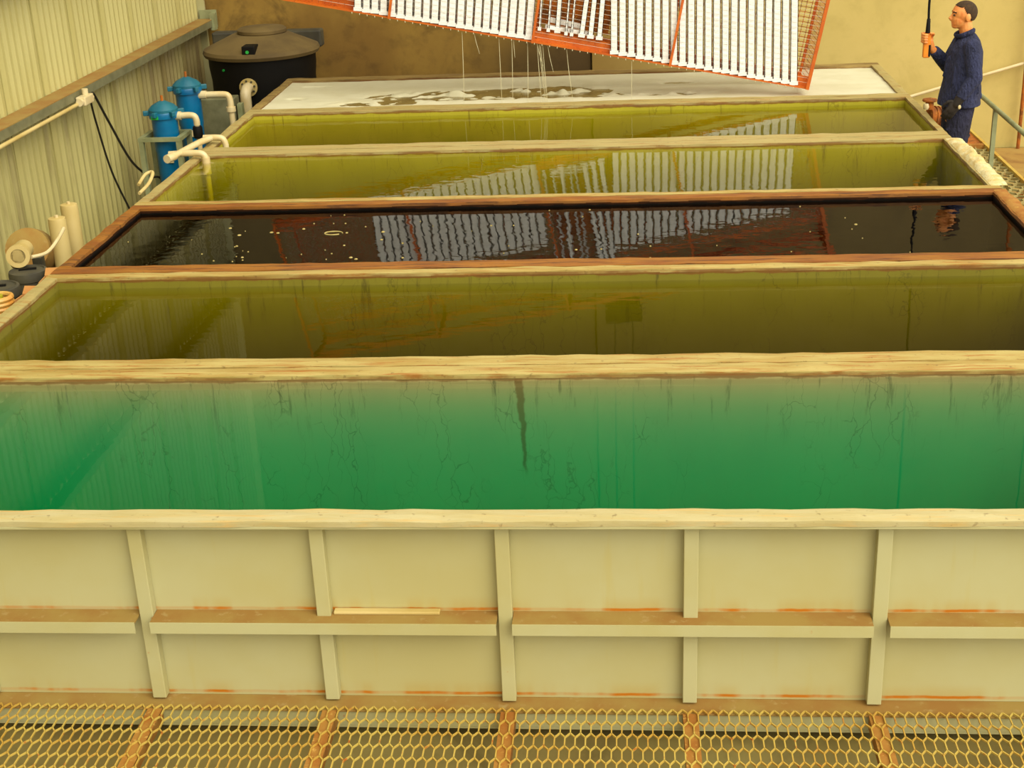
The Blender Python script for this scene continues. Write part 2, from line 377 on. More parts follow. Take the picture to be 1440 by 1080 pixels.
m = MB(); m.tube(curve_pts([(-4.06, 6.99, .37), (-4.1, 7.15, .35), (-4.1, 7.4, .06), (-4.06, 7.7, -.36), (-3.98, 7.9, -.56), (-3.9, 8.0, -.62), (-3.86, 8.1, -.95), (-3.85, 8.12, -1.23)]), .011, 6)
tag(m.build('power_cable', M['cable'], smooth=True), 'black cable sagging from junction box towards blue filter frame', 'cable')

# ---------------------------------------------------------------- tanks
XI = 2.922           # inner half width
def strip(x0, x1, y0, y1, t=.022, seg=.12, jit=.004, alongx=True):
    m = MB(); n = max(2, int(((x1-x0) if alongx else (y1-y0))/seg)); rings = []
    for i in range(n+1):
        a = i/n; j = [random.uniform(-jit, jit) for _ in range(6)]
        if i in (0, n): j = [0]*6
        if alongx:
            x = x0+(x1-x0)*a
            rings.append([(x, y0+j[0], -t), (x, y1+j[1], -t), (x, y1+j[1], j[2]*.8), (x, (y0+y1)/2, .003+j[4]*.7), (x, y0+j[0], j[3]*.8)])
        else:
            y = y0+(y1-y0)*a
            rings.append([(x0+j[0], y, -t), (x1+j[1], y, -t), (x1+j[1], y, j[2]*.8), ((x0+x1)/2, y, .003+j[4]*.7), (x0+j[0], y, j[3]*.8)])
    m.loft(rings); return m
def make_tank(y0, y1, yi0, yi1, label, rims, lin_m, liq_m, level, fi=None, B=FLOOR+.10, xr=XI):
    t = thing('dip_tank', label, 'tank', (0, (y0+y1)/2, FLOOR))
    # rims
    strip(-3, 3, y0, fi or yi0).build('rim', M[rims[0]], t)
    strip(-3, 3, yi1, y1).build('rim', M[rims[1]], t)
    strip(-3, -XI, yi0, yi1, alongx=False).build('rim', M[rims[2]], t)
    strip(xr, 3, yi0, yi1, alongx=False).build('rim', M[rims[3]], t)
    w = .02
    s = MB()
    for a in ((-XI-.02, xr+.02, yi0-w, yi0-.009), (-XI-.02, xr+.02, yi1+.009, yi1+w), (-XI-.02, -XI-.009, yi0, yi1), (xr+.009, xr+.02, yi0, yi1)):
        s.box(*a, B, -.021)
    s.box(-XI-.02, xr+.02, yi0-w, yi1+w, B-.012, B)
    s.build('shell', M['cream'], t)
    for x in (-2.4, -1.2, 0, 1.2, 2.4):
        s = MB(); s.box(x-.05, x+.05, yi0+.2, yi1, FLOOR, B-.012); s.build('bearer', M['rust'], t)
    s = MB()
    for a in ((-XI-.008, xr+.008, yi0-.008, yi0), (-XI-.008, xr+.008, yi1, yi1+.008), (-XI-.008, -XI, yi0, yi1), (xr, xr+.008, yi0, yi1)):
        s.box(*a, B, -.019)
    s.box(-XI, xr, yi0, yi1, B+.001, B+.006)
    s.build('lining', M[lin_m], t)
    if liq_m:
        s = MB(); s.box(-XI-.004, xr+.004, yi0-.004, yi1+.004, B+.003, level); s.build('liquid', M[liq_m], t)
    return t
T1 = make_tank(0, 1.60, .125, 1.487, 'nearest tank, filled with clear green liquid, ribbed cream front', ('rim_front', 'rim', 'rim_pale', 'rim_pale'), 'lin_green', 'liq_green', -.035, .103, FLOOR+.335)
T2 = make_tank(1.61, 3.16, 1.729, 3.08, 'olive yellow liquid tank between the green tank and the dark tank', ('rim', 'rim', 'rim_pale', 'rim_pale'), 'lin_yellow', 'liq_yellow', -.07)
T3 = make_tank(3.17, 4.735, 3.305, 4.64, 'near-black liquid tank with rust-brown rims, third from the front', ('rim_dark', 'rim_dark', 'rim_dark', 'rim_dark'), 'lin_dark', 'liq_dark', -.042)
T4 = make_tank(4.745, 6.385, 4.82, 6.25, 'yellow-green liquid tank just behind the dark tank', ('rim', 'rim_pale', 'rim_pale', 'rim_pale'), 'lin_olive', 'liq_yellow2', -.028, xr=2.93)
T5 = make_tank(6.395, 8.005, 6.53, 7.915, 'yellow-green liquid tank next to the white foam tank', ('rim_pale', 'rim_pale', 'rim_pale', 'rim_pale'), 'lin_olive', 'liq_yellow2', -.06, xr=2.95)
T6 = make_tank(8.015, 9.70, 8.10, 9.55, 'farthest tank, its liquid covered in white foam', ('rim_pale', 'rim_grey', 'rim_grey', 'rim_pale'), 'lin_yellow', None, -.03)

# front of the nearest tank: sheet, stiffeners, split ledge, base channel
px = [-1.462 + .7243*k for k in range(-2, 7)]
m = MB(); m.box(-2.99, 2.99, .095, .104, -.855, -.022); m.build('front_sheet', M['front'], T1)
m = MB(); m.box(-2.99, 2.99, .004, .02, -.036, -.0215); m.build('rim_lip', M['cream'], T1, bevel=.003)
for x in px:
    m = MB(); m.box(x-.028, x+.028, .050, .0945, -.846, -.0365); m.build('stiffener', M['cream'], T1, bevel=.003)
edges = [px[0]-.8]
cuts = [px[k] for k in (0, 2, 4, 6, 8)]
segs = [(-2.99, cuts[0]-.036)] + [(cuts[k]+.03, cuts[k+1]-.032) for k in range(4)]
for a, b in segs:
    m = MB(); m.box(a, b, -.004, .0945, -.456, -.449, 1); m.box(a, b, -.010, -.0045, -.497, -.4485, 0)
    m.build('ledge', [M['cream'], M['dust']], T1)
m = MB(); m.box(-2.99, 2.99, -.01, .10, -.862, -.856, 1); m.box(-2.99, 2.99, -.004, .012, -.93, -.862, 0); m.box(-2.99, 2.99, -.004, .07, -.94, -.931, 0)
m.build('base_channel', [M['cream'], M['dust']], T1)
m = MB(); m.box(-3.1, 3.1, .08, 1.5, FLOOR, -1.03); m.build('plinth', M['plinth'], T1)
m = MB(); m.box(-.70, -.275, .060, .092, -.4485, -.436, 0, Matrix.Rotation(0, 4, 'Z'))
tag(m.build('wooden_batten', M['cream_plastic'], bevel=.003), 'pale thin batten lying on the ledge of the front tank', 'batten')

# walkway of expanded metal in front of the tank
wk = thing('mesh_walkway', 'expanded metal walkway in front of the nearest tank', 'walkway', (0, -.5, -.95))
m = MB(); a = .0533; H = -.846
def strand(p, q):
    m.bar((p[0], p[1], H), (q[0], q[1], H), .0052, .007)
for r in range(0, 13):
    cy = -.050 - r*.08
    for k in range(-66, 67):
        cx = k*.04 + (r % 2)*.02
        strand((cx+.02, cy-.026), (cx+.02, cy+.026))
        strand((cx+.02, cy-.026), (cx, cy-a)); strand((cx-.02, cy-.026), (cx, cy-a))
        if r == 0: strand((cx+.02, cy+.026), (cx, cy+a)); strand((cx-.02, cy+.026), (cx, cy+a))
m.build('expanded_mesh', M['mesh'], wk, kind='stuff')
for x in px:
    m = MB(); m.box(x-.03, x+.03, -1.10, -.015, -.905, -.8505); m.build('bearer', M['rust_light'], wk)
    m = MB(); m.box(x-.025, x+.025, -1.08, -1.03, FLOOR, -.905); m.build('leg', M['rust'], wk)
m = MB(); m.box(-2.7, 2.7, -1.13, -1.10, -.92, -.84); m.build('edge_angle', M['rust_light'], wk)

# liquids: flecks on the dark tank, foam on the last
m = MB()
for k in range(64):
    x = random.uniform(-2.2, 2.3); y = random.uniform(3.36, 4.55)
    if random.random() < .45: x = random.gauss(-1.5, .5)
    x = max(-2.85, min(2.85, x))
    r = random.choice((.004, .005, .006, .008, .012)) * random.uniform(.7, 1.2)
    m.lathe([(r*.6, -.003), (r, 0), (r*.7, .004)], (x, y, -.042), n=7)
m.build('floating_flecks', M['fleck'], T3, kind='stuff')
m = MB(); ring = curve_pts([(-1.44+.06*math.cos(q), 4.08+.04*math.sin(q), -.040) for q in [k*PI/4 for k in range(8)]], 2)
m.tube(ring, .004, 5); m.build('foam_ring', M['fleck'], T3)
from mathutils import noise as mn
m = MB(); NX, NY = 260, 64; vs = []; fs = []
for j in range(NY+1):
    for i in range(NX+1):
        x = -XI + 2*XI*i/NX; y = 8.10 + 1.45*j/NY
        z = -.022 + .006*mn.noise(Vector((x*1.2, y*1.6, 0))) + .003*mn.noise(Vector((x*7, y*9, 3)))
        # rafts of foam pushed aside where the liquid drips
        def hole(cx, cy, rx, ry, d):
            q = math.sqrt(((x-cx)/rx)**2 + ((y-cy)/ry)**2)
            return d*max(0, 1.15-q)
        lump = mn.noise(Vector((x*5, y*9, 1.5)))*.5 + mn.noise(Vector((x*12, y*18, 4)))*.35
        h = hole(-.85, 8.72, 1.2, .30, .06) + hole(-.1, 8.85, .5, .28, .04) + hole(.15, 8.55, .6, .16, .04) + hole(1.0, 8.50, .45, .10, .04) + hole(1.0, 9.05, .25, .08, .05) + hole(-1.9, 8.40, .5, .14, .04) + hole(-2.62, 9.30, .14, .04, .06) + hole(-2.70, 8.68, .1, .04, .06)
        if h > 0: z -= h*(.62 + 2.4*lump) 
        vs.append((x, y, max(z, -.055)))
for j in range(NY):
    for i in range(NX):
        q = j*(NX+1)+i; fs.append((q, q+1, q+NX+2, q+NX+1))
m.add(vs, fs); m.build('foam', M['foam'], T6, smooth=True)
m = MB(); m.box(-XI-.004, XI+.004, 8.096, 9.554, FLOOR+.103, -.036); m.build('liquid', M['liq_grey'], T6)
# salt crust on the right rims
def crust(x0, x1, y0, y1, h, mat, t, lab):
    m = MB(); NX_, NY_ = 8, 60; vs = []; fs = []
    for j in range(NY_+1):
        for i in range(NX_+1):
            y = y0+(y1-y0)*j/NY_; u = i/NX_
            edge = .012*mn.noise(Vector((y*6, i*.01, 2)))+.02*mn.noise(Vector((y*2, 5, 1)))
            x = x0 + (x1+edge-x0)*u
            k = math.sin(PI*min(1, max(0, j/NY_)))**.4 * math.sin(PI*u)**.5
            z = .002 + k*(h+h*.7*mn.noise(Vector((x*14, y*9, 0)))+.3*h*mn.noise(Vector((x*40, y*30, 0))))
            if i == NX_: z = -.05 + .03*mn.noise(Vector((y*8, 0, 0)))
            vs.append((x, y, z))
    for j in range(NY_):
        for i in range(NX_):
            q = j*(NX_+1)+i; fs.append((q, q+1, q+NX_+2, q+NX_+1))
    m.add(vs, fs); m.build('crust', M[mat], t, smooth=True, label=lab)
crust(2.945, 3.07, 4.80, 6.25, .032, 'crust', T4, 'thick pale salt crust on the right rim')
crust(2.93, 3.03, 3.25, 4.70, .012, 'rust_light', T3, 'orange crust on the right rim')

# ---------------------------------------------------------------- hanging basket with white uprights
TH = math.radians(11.1); O = Vector((2.13, 0, .045))
du = Vector((-math.cos(TH), 0, math.sin(TH))); dv = Vector((math.sin(TH), 0, math.cos(TH)))
def J(u, v, y): return O + du*u + dv*v + Vector((0, y, 0))
YF, YB = 8.20, 8.78; L = 5.15
bk = thing('hanging_basket', 'tilted orange steel basket hanging over the foam tank', 'basket', J(L/2, 0, 8.5))
m = MB(); m.bar(J(0, .047, YF+.075), J(L, .047, YF+.075), .03, .09); m.bar(J(0, -.004, YF+.05), J(L, -.004, YF+.05), .09, .014); m.build('bottom_rail', M['orange'], bk)
m = MB(); m.bar(J(0, .025, YB), J(L, .025, YB), .03, .05); m.build('bottom_rail', M['orange'], bk)
for y in (YF+.08, YB):
    m = MB(); m.bar(J(-.05, 1.40, y), J(L, 1.40, y), .05, .06); m.build('top_rail', M['orange'], bk)
    m = MB(); m.bar(J(-.05, 1.07, y), J(L, 1.07, y), .03, .035); m.build('middle_rail', M['orange'], bk)
for k, u in enumerate((.005, 1.265, 2.53, 3.85, L)):
    m = MB(); m.bar(J(u, -.01, YF-.018), J(u, 1.43, YF-.018), .022 if k else .030, .022, up=(0, 1, 0)); m.build('upright', M['orange'], bk)
    m = MB(); m.bar(J(u, 0, YB+.02), J(u, 1.43, YB+.02), .024, .024, up=(0, 1, 0)); m.build('upright', M['orange'], bk)
    m = MB(); m.bar(J(u, .012, YF+.092), J(u, .012, YB+.02), .03, .024); m.build('cross_member', M['orange'], bk); m = MB(); m.bar(J(u, 1.40, YF-.015), J(u, 1.40, YB), .04, .04); m.build('cross_member', M['orange'], bk)
m = MB()
for k in range(30): m.bar(J(0, .10+k*.045, YB-.03), J(L, .10+k*.045, YB-.03), .005, .005)
for k in range(105): m.bar(J(k*.049, .08, YB-.035), J(k*.049, 1.4, YB-.035), .005, .005, up=(0, 1, 0))
m.build('back_wire_mesh', M['wire_rust'], bk, kind='stuff')
m = MB()
for k in range(24): m.bar(J(0, .05+k*.042, YF-.012), J(L-.05, .05+k*.042, YF-.012), .0022, .0022)
m.build('front_wires', M['wire_white'], bk, kind='stuff')
m = MB()
for k in range(30): m.bar(J(-.01, .05+k*.045, YF), J(-.01, .05+k*.045, YB), .0028, .0028)
for k in range(13): m.bar(J(-.01, .02, YF+.01+k*.046), J(-.01, 1.4, YF+.01+k*.046), .0028, .0028, up=(0, 1, 0))
m.build('end_wire_mesh', M['wire_rust'], bk, kind='stuff')
m = MB()
for k in range(16): m.bar(J(4.15+k*.06, .02, YF+.02), J(4.15+k*.06, 1.05, YF+.02), .004, .004, up=(0, 1, 0))
for k in range(22): m.bar(J(4.12, .05+k*.045, YF+.02), J(L, .05+k*.045, YF+.02), .004, .004)
m.build('front_wire_mesh', M['wire_rust'], bk, kind='stuff')

def slat_mesh(w, length):
    m = MB(); d = .045
    m.box(-w/2, w/2, 0, .006, 0, length); m.box(-w/2, -w/2+.006, 0, d, 0, length); m.box(w/2-.006, w/2, 0, d, 0, length)
    e = min(.0384, w/2+.005); m.box(-e, e, -.0035, .03, 0, .032)
    k = .06
    while k < length-.03:
        m.box(-w*.30, w*.30, -.003, 0, k, k+.022); k += .05
    return m
ORD = ('', 'second ', 'third ', 'fourth ', 'fifth ', 'sixth ', 'seventh ', 'eighth ', 'ninth ', 'tenth ', 'eleventh ', 'twelfth ', 'thirteenth ',
       'fourteenth ', 'fifteenth ', 'sixteenth ', 'seventeenth ', 'eighteenth ', 'nineteenth ', 'twentieth ', 'twenty-first ', 'twenty-second ')
def slats(proto, xs, lean, dz, label, group, y=YF+.012):
    for k, x in enumerate(xs):
        o = proto if k == 0 else proto.copy()
        if k: COL.objects.link(o)
        zz = .045 + (O.x - x)*math.tan(TH)
        o.location = (x, y + random.uniform(-.003, .003), zz + dz + random.uniform(0, .008)); o.rotation_euler = (0, math.radians(lean[0]+(lean[1]-lean[0])*k/max(1, len(xs)-1)+random.uniform(-.25, .25)), 0)
        tag(o, label % (ORD[k] if len(xs) > 1 else ''), 'upright', group if len(xs) > 1 else None)
slats(slat_mesh(.0655, .95).build('steel_upright', M['white']), [.385+.0772*k for k in range(22)], (.8, -1.5), .004, 'white steel upright, %sleftmost of the right-hand block in the basket', 'right block of white uprights')
slats(slat_mesh(.070, .76).build('steel_upright', M['white']), [-1.935+.0772*k for k in range(21)], (5.5, 6.5), .004, 'leaning white upright, %sleftmost of the left-hand block in the basket', 'left block of white uprights')
slats(slat_mesh(.05, 1.0).build('steel_upright', M['white']), [.09, .17, .25], (9, 6), .105, 'loose leaning white upright, %sleftmost of three right of the basket gap', 'loose uprights beside the gap', YF+.03)
slats(slat_mesh(.020, .95).build('thin_strip', M['white']), [-.29, -.21, -.05, .0], (6, 7), .10, 'thin white strip, %sleftmost of four in the basket gap', 'thin strips in the gap', YF+.03)
slats(slat_mesh(.045, .95).build('steel_upright', M['white']), [-.13], (6, 6), .10, 'wider white %supright standing alone in the gap of the basket', 'gap upright', YF+.09)
m = MB(); m.bar(J(2.44, .135, YF+.11), J(2.03, .135, YF+.11), .05, .03); tag(m.build('steel_channel', M['white'], bevel=.003), 'white channel lying flat at the bottom of the basket gap', 'channel')
m = MB(); m.bar(J(2.42, .19, YF+.2), J(2.10, .175, YF+.2), .04, .045); tag(m.build('steel_channel', M['white'], bevel=.003), 'second white channel lying behind the first in the basket gap', 'channel')
m = MB(); m.bar(J(2.50, .50, YB-.10), J(1.86, .50, YB-.10), .008, .80); tag(m.build('gap_backing', M['rust']), 'dark sheet added inside the basket to darken its gap', 'sheet')  # added backing sheet, darkens what shows through the basket gap
# dripping liquid
m = MB()
for k in range(15):
    u = random.choice((random.gauss(2.75, .32), random.gauss(2.55, .10), random.uniform(.3, 4)))
    if not .05 < u < 4.2: continue
    p = J(u, -.02, YF+.03); ln = random.uniform(.05, .3) if random.random() < .4 else p.z+.03
    ln = min(ln, p.z+.03); sx = random.uniform(-.02, .05)
    m.tube([p, p+Vector((sx*.3, 0, -ln*.4)), p+Vector((sx, 0, -ln))], [.0018, .003, .0012], 5)
for k in range(60):
    u = .06+k*.07; p = J(u, -.014, YF-.02); m.ball(p, (.004, .004, .009), 6, 5)
gm = NT('dripping_water'); tb = gm.principled((.75, .68, .42, 1), .1)
tag(m.build('dripping_liquid', tb, smooth=True, kind='stuff'), 'thin streams of liquid dripping from the orange basket', 'liquid')
# crane hook block above the frame; it shows mirrored in the second tank
hb = thing('hoist_block', 'dark hook block with slings carrying the orange basket', 'hoist', (.45, 8.5, 1.93))
m = MB(); m.box(.29, .61, 8.38, 8.62, 1.92, 2.14); m.build('block', M['rubber'], hb, bevel=.02)
m = MB(); m.box(.27, .63, 8.36, 8.375, 1.94, 2.11); m.build('plate', M['black'], hb)
for a, u, y in ((.32, 2.95, YF+.08), (.32, 2.95, YB), (.58, .75, YF+.08), (.58, .75, YB)):
    m = MB(); m.tube([(a, 8.5, 1.95), J(u, 1.40, y)], .012, 8); m.build('sling', M['orange'], hb)
for x in (.36, .54):
    m = MB(); m.tube([(x, 8.5, 2.12), (x, 8.5, 6.7)], .008); m.build('wire_rope', M['cable'], hb)

# ---------------------------------------------------------------- left side: black tank, filters, pipes, clutter
bt = thing('storage_tank', 'black plastic storage tank with dusty lid in the corner', 'storage tank', (-3.44, 10.45, FLOOR))
cx, cy, R0 = -3.44, 10.45, .565
m = MB(); m.lathe([(R0-.02, FLOOR), (R0, FLOOR+.05), (R0-.005, -.1), (R0+.012, .05), (R0+.012, .16)], (cx, cy, 0), n=40); m.build('body', M['black'], bt, True)
m = MB(); m.lathe([(R0+.05, .155), (R0+.065, .19), (R0+.05, .225), (.30, .365), (.0, .375)], (cx, cy, 0), n=40); m.build('lid', M['lid'], bt, True)
for sx in (-1, 1):
    m = MB(); m.box(min(cx+sx*.61, cx+sx*.20), max(cx+sx*.61, cx+sx*.20), cy+.25, cy+.42, .16, .345); m.build('lid_corner', M['rubber'], bt, bevel=.02)
m = MB(); m.lathe([(.25, .36), (.265, .375), (.265, .405), (.24, .425), (.0, .44)], (cx+.02, cy+.02, 0), n=28); m.build('hatch', M['lid'], bt, True)
m = MB(); m.box(cx-.06, cx+.08, cy-.60, cy-.42, .20, .315); m.build('lid_block', M['black'], bt, bevel=.01)
m = MB(); m.lathe([(.018, 0), (.018, .01)], (cx+.0, cy-.602, .255), (0, -1, .2), n=10); m.build('sticker', M['green'], bt)
m = MB(); m.lathe([(.014, 0), (.014, .01)], (cx-.30, cy-.50, .06), (-.5, -.85, 0), n=10); m.build('sticker', M['green'], bt)
fp = thing('flanged_pipe', 'cream flanged elbow pipe on the side of the black tank', 'pipe', (-3.5, 9.85, -.11))
fx, fy, fz = -3.47, 9.87, -.11
m = MB(); m.lathe([(.095, 0), (.095, .025)], (fx, fy, fz), (0, -1, 0), n=24); m.build('flange', M['cream_plastic'], fp, True)
for k in range(8):
    q = k*PI/4+.2; m = MB(); m.lathe([(.012, 0), (.012, .012)], (fx+.07*math.cos(q), fy-.024, fz+.07*math.sin(q)), (0, -1, 0), n=6); m.build('bolt', M['rubber'], fp)
m = MB(); m.tube(curve_pts([(fx, fy-.02, fz), (fx, fy-.10, fz-.005), (fx, fy-.16, fz-.05), (fx, fy-.17, fz-.14), (fx+.0, fy-.17, fz-.22)], 6), .058, 14)
m.tube([(fx, fy-.17, fz-.2), (fx, fy-.17, FLOOR+.0)], .052, 14); m.build('elbow', M['pvc'], fp, True)

def vessel(x, y, ztop, label, sticker):
    t = thing('filter_vessel', label, 'filter', (x, y, FLOOR), 'blue filter vessels')
    m = MB(); m.lathe([(.085, FLOOR+.12), (.105, FLOOR+.16), (.112, ztop-.42), (.118, ztop-.40), (.118, ztop-.09)], (x, y, 0), n=24); m.build('body', M['blue'], t, True)
    m = MB(); m.lathe([(.135, ztop-.10), (.14, ztop-.06), (.135, ztop-.045)], (x, y, 0), n=24); m.build('collar', M['blue'], t, True)
    m = MB(); m.lathe([(.135, ztop-.045), (.135, ztop-.02), (.10, ztop+.015), (.03, ztop+.05), (0, ztop+.052)], (x, y, 0), n=24); m.build('lid', M['blue_dark'], t, True)
    for k in range(6):
        q = k*PI/3+.3; m = MB(); m.box(.12, .185, -.018, .018, ztop-.075, ztop-.03, 0, Matrix.Translation((x, y, 0)) @ Matrix.Rotation(q, 4, 'Z')); m.build('clamp', M['blue_dark'], t, bevel=.006)
    m = MB(); m.lathe([(.012, 0), (.012, .06)], (x, y, ztop+.04)); m.build('vent', M['rust'], t)
    for q in (.5, 2.6, 4.7):
        m = MB(); m.bar((x+.09*math.cos(q), y+.09*math.sin(q), FLOOR), (x+.09*math.cos(q), y+.09*math.sin(q), FLOOR+.17), .03, .03); m.build('leg', M['blue'], t)
    m = MB(); m.box(x+.02, x+.075, y-.126, y-.112, ztop-.5, ztop-.44); m.build('label_patch', M['pvc'], t)
    if sticker:
        m = MB(); m.box(x-.075, x-.01, y-.146, y-.128, ztop-.095, ztop-.065); m.build('sticker', M['green'], t)
    return t
vessel(-3.76, 7.9, .09, 'nearer blue filter vessel with green sticker under the lid', True)
vessel(-3.70, 8.50, .20, 'farther blue filter vessel, taller, behind the nearer one', False)
st = thing('filter_stand', 'grey steel stand around the nearer blue filter vessel', 'stand', (-3.76, 7.85, FLOOR))
for x, y in ((-3.95, 7.74), (-3.60, 7.74), (-3.95, 8.06), (-3.60, 8.06)):
    m = MB(); m.box(x-.022, x+.022, y-.022, y+.022, FLOOR, -.20); m.build('post', M['steel_green'], st)
for a in ((-3.975, -3.575, 7.715, 7.76), (-3.975, -3.575, 8.04, 8.085), (-3.975, -3.93, 7.76, 8.04), (-3.62, -3.575, 7.76, 8.04)):
    m = MB(); m.box(*a, -.20, -.165); m.build('top_bar', M['steel_green'], st)
cb = thing('control_panel', 'grey flat cabinet behind the farther blue filter vessel', 'cabinet', (-3.55, 9.1, FLOOR))
m = MB(); m.box(-3.78, -3.40, 9.0, 9.2, FLOOR, -.06); m.build('cabinet_body', M['galv'], cb, bevel=.01)
m = MB(); m.box(-3.38, -3.33, 9.02, 9.1, FLOOR, -.12); m.build('side_post', M['steel_green'], cb)
def pipe(name, label, runs, valve=None):
    t = thing(name, label, 'pipe', runs[0][0][0])
    for pts, r, part in runs:
        m = MB(); m.tube(pts if len(pts) == 2 else curve_pts(pts, 5), r, 12); m.build(part, M['pvc'], t, True)
    if valve:
        m = MB(); m.lathe([(.04, 0), (.045, .02), (.045, .09), (.04, .11)], valve, (0, 0, 1), 12); m.build('valve', M['black'], t, True)
    return t
pipe('pvc_pipe', 'white pipe with dark valve leaving the nearer blue vessel', [
    (((-3.65, 7.9, .0), (-3.60, 7.9, .0)), .040, 'socket'),
    (((-3.61, 7.9, .0), (-3.52, 7.9, .002), (-3.475, 7.9, -.01), (-3.46, 7.9, -.05), (-3.46, 7.9, -.09)), .030, 'elbow'),
    (((-3.46, 7.9, -.09), (-3.455, 7.9, -.6)), .023, 'tube'), (((-3.455, 7.9, -.6), (-3.455, 7.9, FLOOR)), .023, 'tube')], (-3.46, 7.9, -.21))
pipe('pvc_pipe', 'long white pipe from the farther blue vessel down to the tanks', [
    (((-3.59, 8.5, .075), (-3.52, 8.5, .075)), .040, 'socket'),
    (((-3.53, 8.5, .075), (-3.36, 8.5, .075), (-3.31, 8.5, .06), (-3.295, 8.5, .01), (-3.295, 8.5, -.05)), .031, 'elbow'),
    (((-3.295, 8.5, -.045), (-3.295, 8.5, -.09)), .046, 'coupling'),
    (((-3.295, 8.5, -.08), (-3.28, 8.5, -.65)), .029, 'tube'), (((-3.28, 8.5, -.65), (-3.28, 8.5, FLOOR)), .029, 'tube')])
pipe('pvc_pipe', 'white pipe elbow on the rim dipping into the tank behind the dark one', [
    (((-3.16, 6.12, .045), (-3.05, 6.12, .05), (-2.94, 6.12, .052), (-2.885, 6.12, .04), (-2.865, 6.12, .0), (-2.865, 6.12, -.05)), .026, 'elbow'),
    (((-2.865, 6.12, .015), (-2.865, 6.12, -.12)), .033, 'coupling'), (((-2.865, 6.12, -.1), (-2.865, 6.12, -.7)), .022, 'dip_tube')])
pipe('pvc_pipe', 'white pipe running along the left rim between two elbows', [
    (((-3.10, 5.98, .05), (-3.05, 6.2, .06), (-3.0, 6.45, .065), (-2.96, 6.62, .06)), .026, 'tube'),
    (((-3.12, 5.93, .05), (-3.09, 6.03, .052)), .034, 'coupling')])
pipe('pvc_pipe', 'white pipe elbow dipping into the tank next to the foam tank', [
    (((-3.03, 6.66, .055), (-2.92, 6.66, .056), (-2.87, 6.66, .045), (-2.85, 6.66, .0), (-2.85, 6.66, -.05)), .026, 'elbow'),
    (((-2.85, 6.66, -.04), (-2.85, 6.66, -.6)), .022, 'dip_tube')])
def canister(x, y, z, r, label, lean):
    t = thing('canister', label, 'canister', (x, y, FLOOR), 'cream canisters')
    m = MB(); m.lathe([(r, FLOOR), (r, z-.02), (r*.93, z), (r*.5, z+.004), (0, z+.004)], (x, y, 0), n=24); m.build('body', M['cream_plastic'], t, True)
    m = MB(); m.lathe([(.012, 0), (.012, .02)], (x, y, z)); m.build('stud', M['pvc'], t)
    return t
canister(-3.45, 4.44, -.0, .062, 'nearer cream canister beside the dark tank', 0)
canister(-3.50, 4.80, .0, .062, 'farther cream canister behind the first one', 0)
pe = thing('pipe_fitting', 'cream pipe fitting with round open mouth beside the tanks', 'pipe fitting', (-3.38, 3.7, -.2))
ax = Vector((.28, -.95, .12)).normalized(); c0 = Vector((-3.41, 3.66, -.035))
m = MB(); m.lathe([(.062, 0), (.062, -.30), (.045, -.30), (.045, -.02), (.045, 0), (.062, 0)], c0, ax, 24); m.build('tube', M['cream_plastic'], pe, True)
m = MB(); m.lathe([(.046, -.06), (.074, -.06), (.074, 0), (.046, 0), (.046, -.06)], c0+ax*.005, ax, 24); m.build('mouth', M['cream_plastic'], pe, True)
m = MB(); m.tube(curve_pts([(-3.35, 3.72, -.06), (-3.30, 3.85, -.07), (-3.28, 4.0, -.03), (-3.30, 4.18, .0)], 5), .012, 8); m.build('handle', M['pvc'], pe, True)
m = MB(); m.bar((-3.41, 3.95, FLOOR), (-3.41, 3.95, -.13), .06, .06); m.build('support', M['rubber'], pe)
pb = thing('pump_body', 'tan dusty pump casing behind the cream fitting', 'pump', (-3.65, 4.5, FLOOR))
m = MB(); m.lathe([(.02, -.16), (.15, -.14), (.17, 0), (.15, .12), (.03, .15)], (-3.66, 4.42, -.24), (.15, -.9, .5), 24); m.build('casing', M['dust'], pb, True)
m = MB(); m.bar((-3.66, 4.45, FLOOR), (-3.66, 4.45, -.3), .2, .2); m.build('pedestal', M['rubber'], pb)
def drum(x, y, z, r, label):
    t = thing('drum', label, 'drum', (x, y, FLOOR), 'dark drums')
    m = MB(); m.lathe([(r*.92, FLOOR), (r, FLOOR+.03), (r*.97, z-.06)], (x, y, 0), n=28); m.build('body', M['rubber'], t, True)
    m = MB(); m.lathe([(r*1.04, z-.06), (r*1.06, z-.03), (r*1.02, z-.005), (r*.9, z), (r*.85, z-.008), (0, z-.008)], (x, y, 0), n=28); m.build('lid', M['rubber'], t, True)
    m = MB(); m.bar((x-r*.5, y, z-.002), (x+r*.4, y+.03, z-.002), .02, .012); m.build('lid_handle', M['black'], t)
drum(-3.345, 3.62, -.11, .115, 'farther dark drum under the cream pipe fitting')
drum(-3.385, 3.22, -.09, .14, 'nearer dark drum at the left edge of the picture')
def carton(x, y, z, w, label, rz):
    t = thing('carton', label, 'box', (x, y, FLOOR), 'open cartons')
    Mx = Matrix.Translation((x, y, 0)) @ Matrix.Rotation(rz, 4, 'Z')
    m = MB()
    for a in ((-w, w, -w, -w+.006), (-w, w, w-.006, w), (-w, -w+.006, -w, w), (w-.006, w, -w, w)): m.box(*a, FLOOR, z, 0, Mx)
    m.box(-w, w, -w, w, FLOOR, FLOOR+.01, 0, Mx); m.build('body', M['card'], t)
    m = MB(); m.box(w-.004, w+.002, -w, w, z, z+.07, 0, Mx); m.build('flap', M['card'], t)
    m = MB(); m.box(-w, w, -.003, .003, 0, w*.8, 0, Mx @ Matrix.Translation((0, w, z)) @ Matrix.Rotation(-.9, 4, 'X')); m.build('flap', M['card'], t)
carton(-3.12, 3.47, -.13, .075, 'farther open carton against the left tank rims', .1)
carton(-3.13, 3.10, -.13, .075, 'nearer open carton against the left tank rims', -.05)
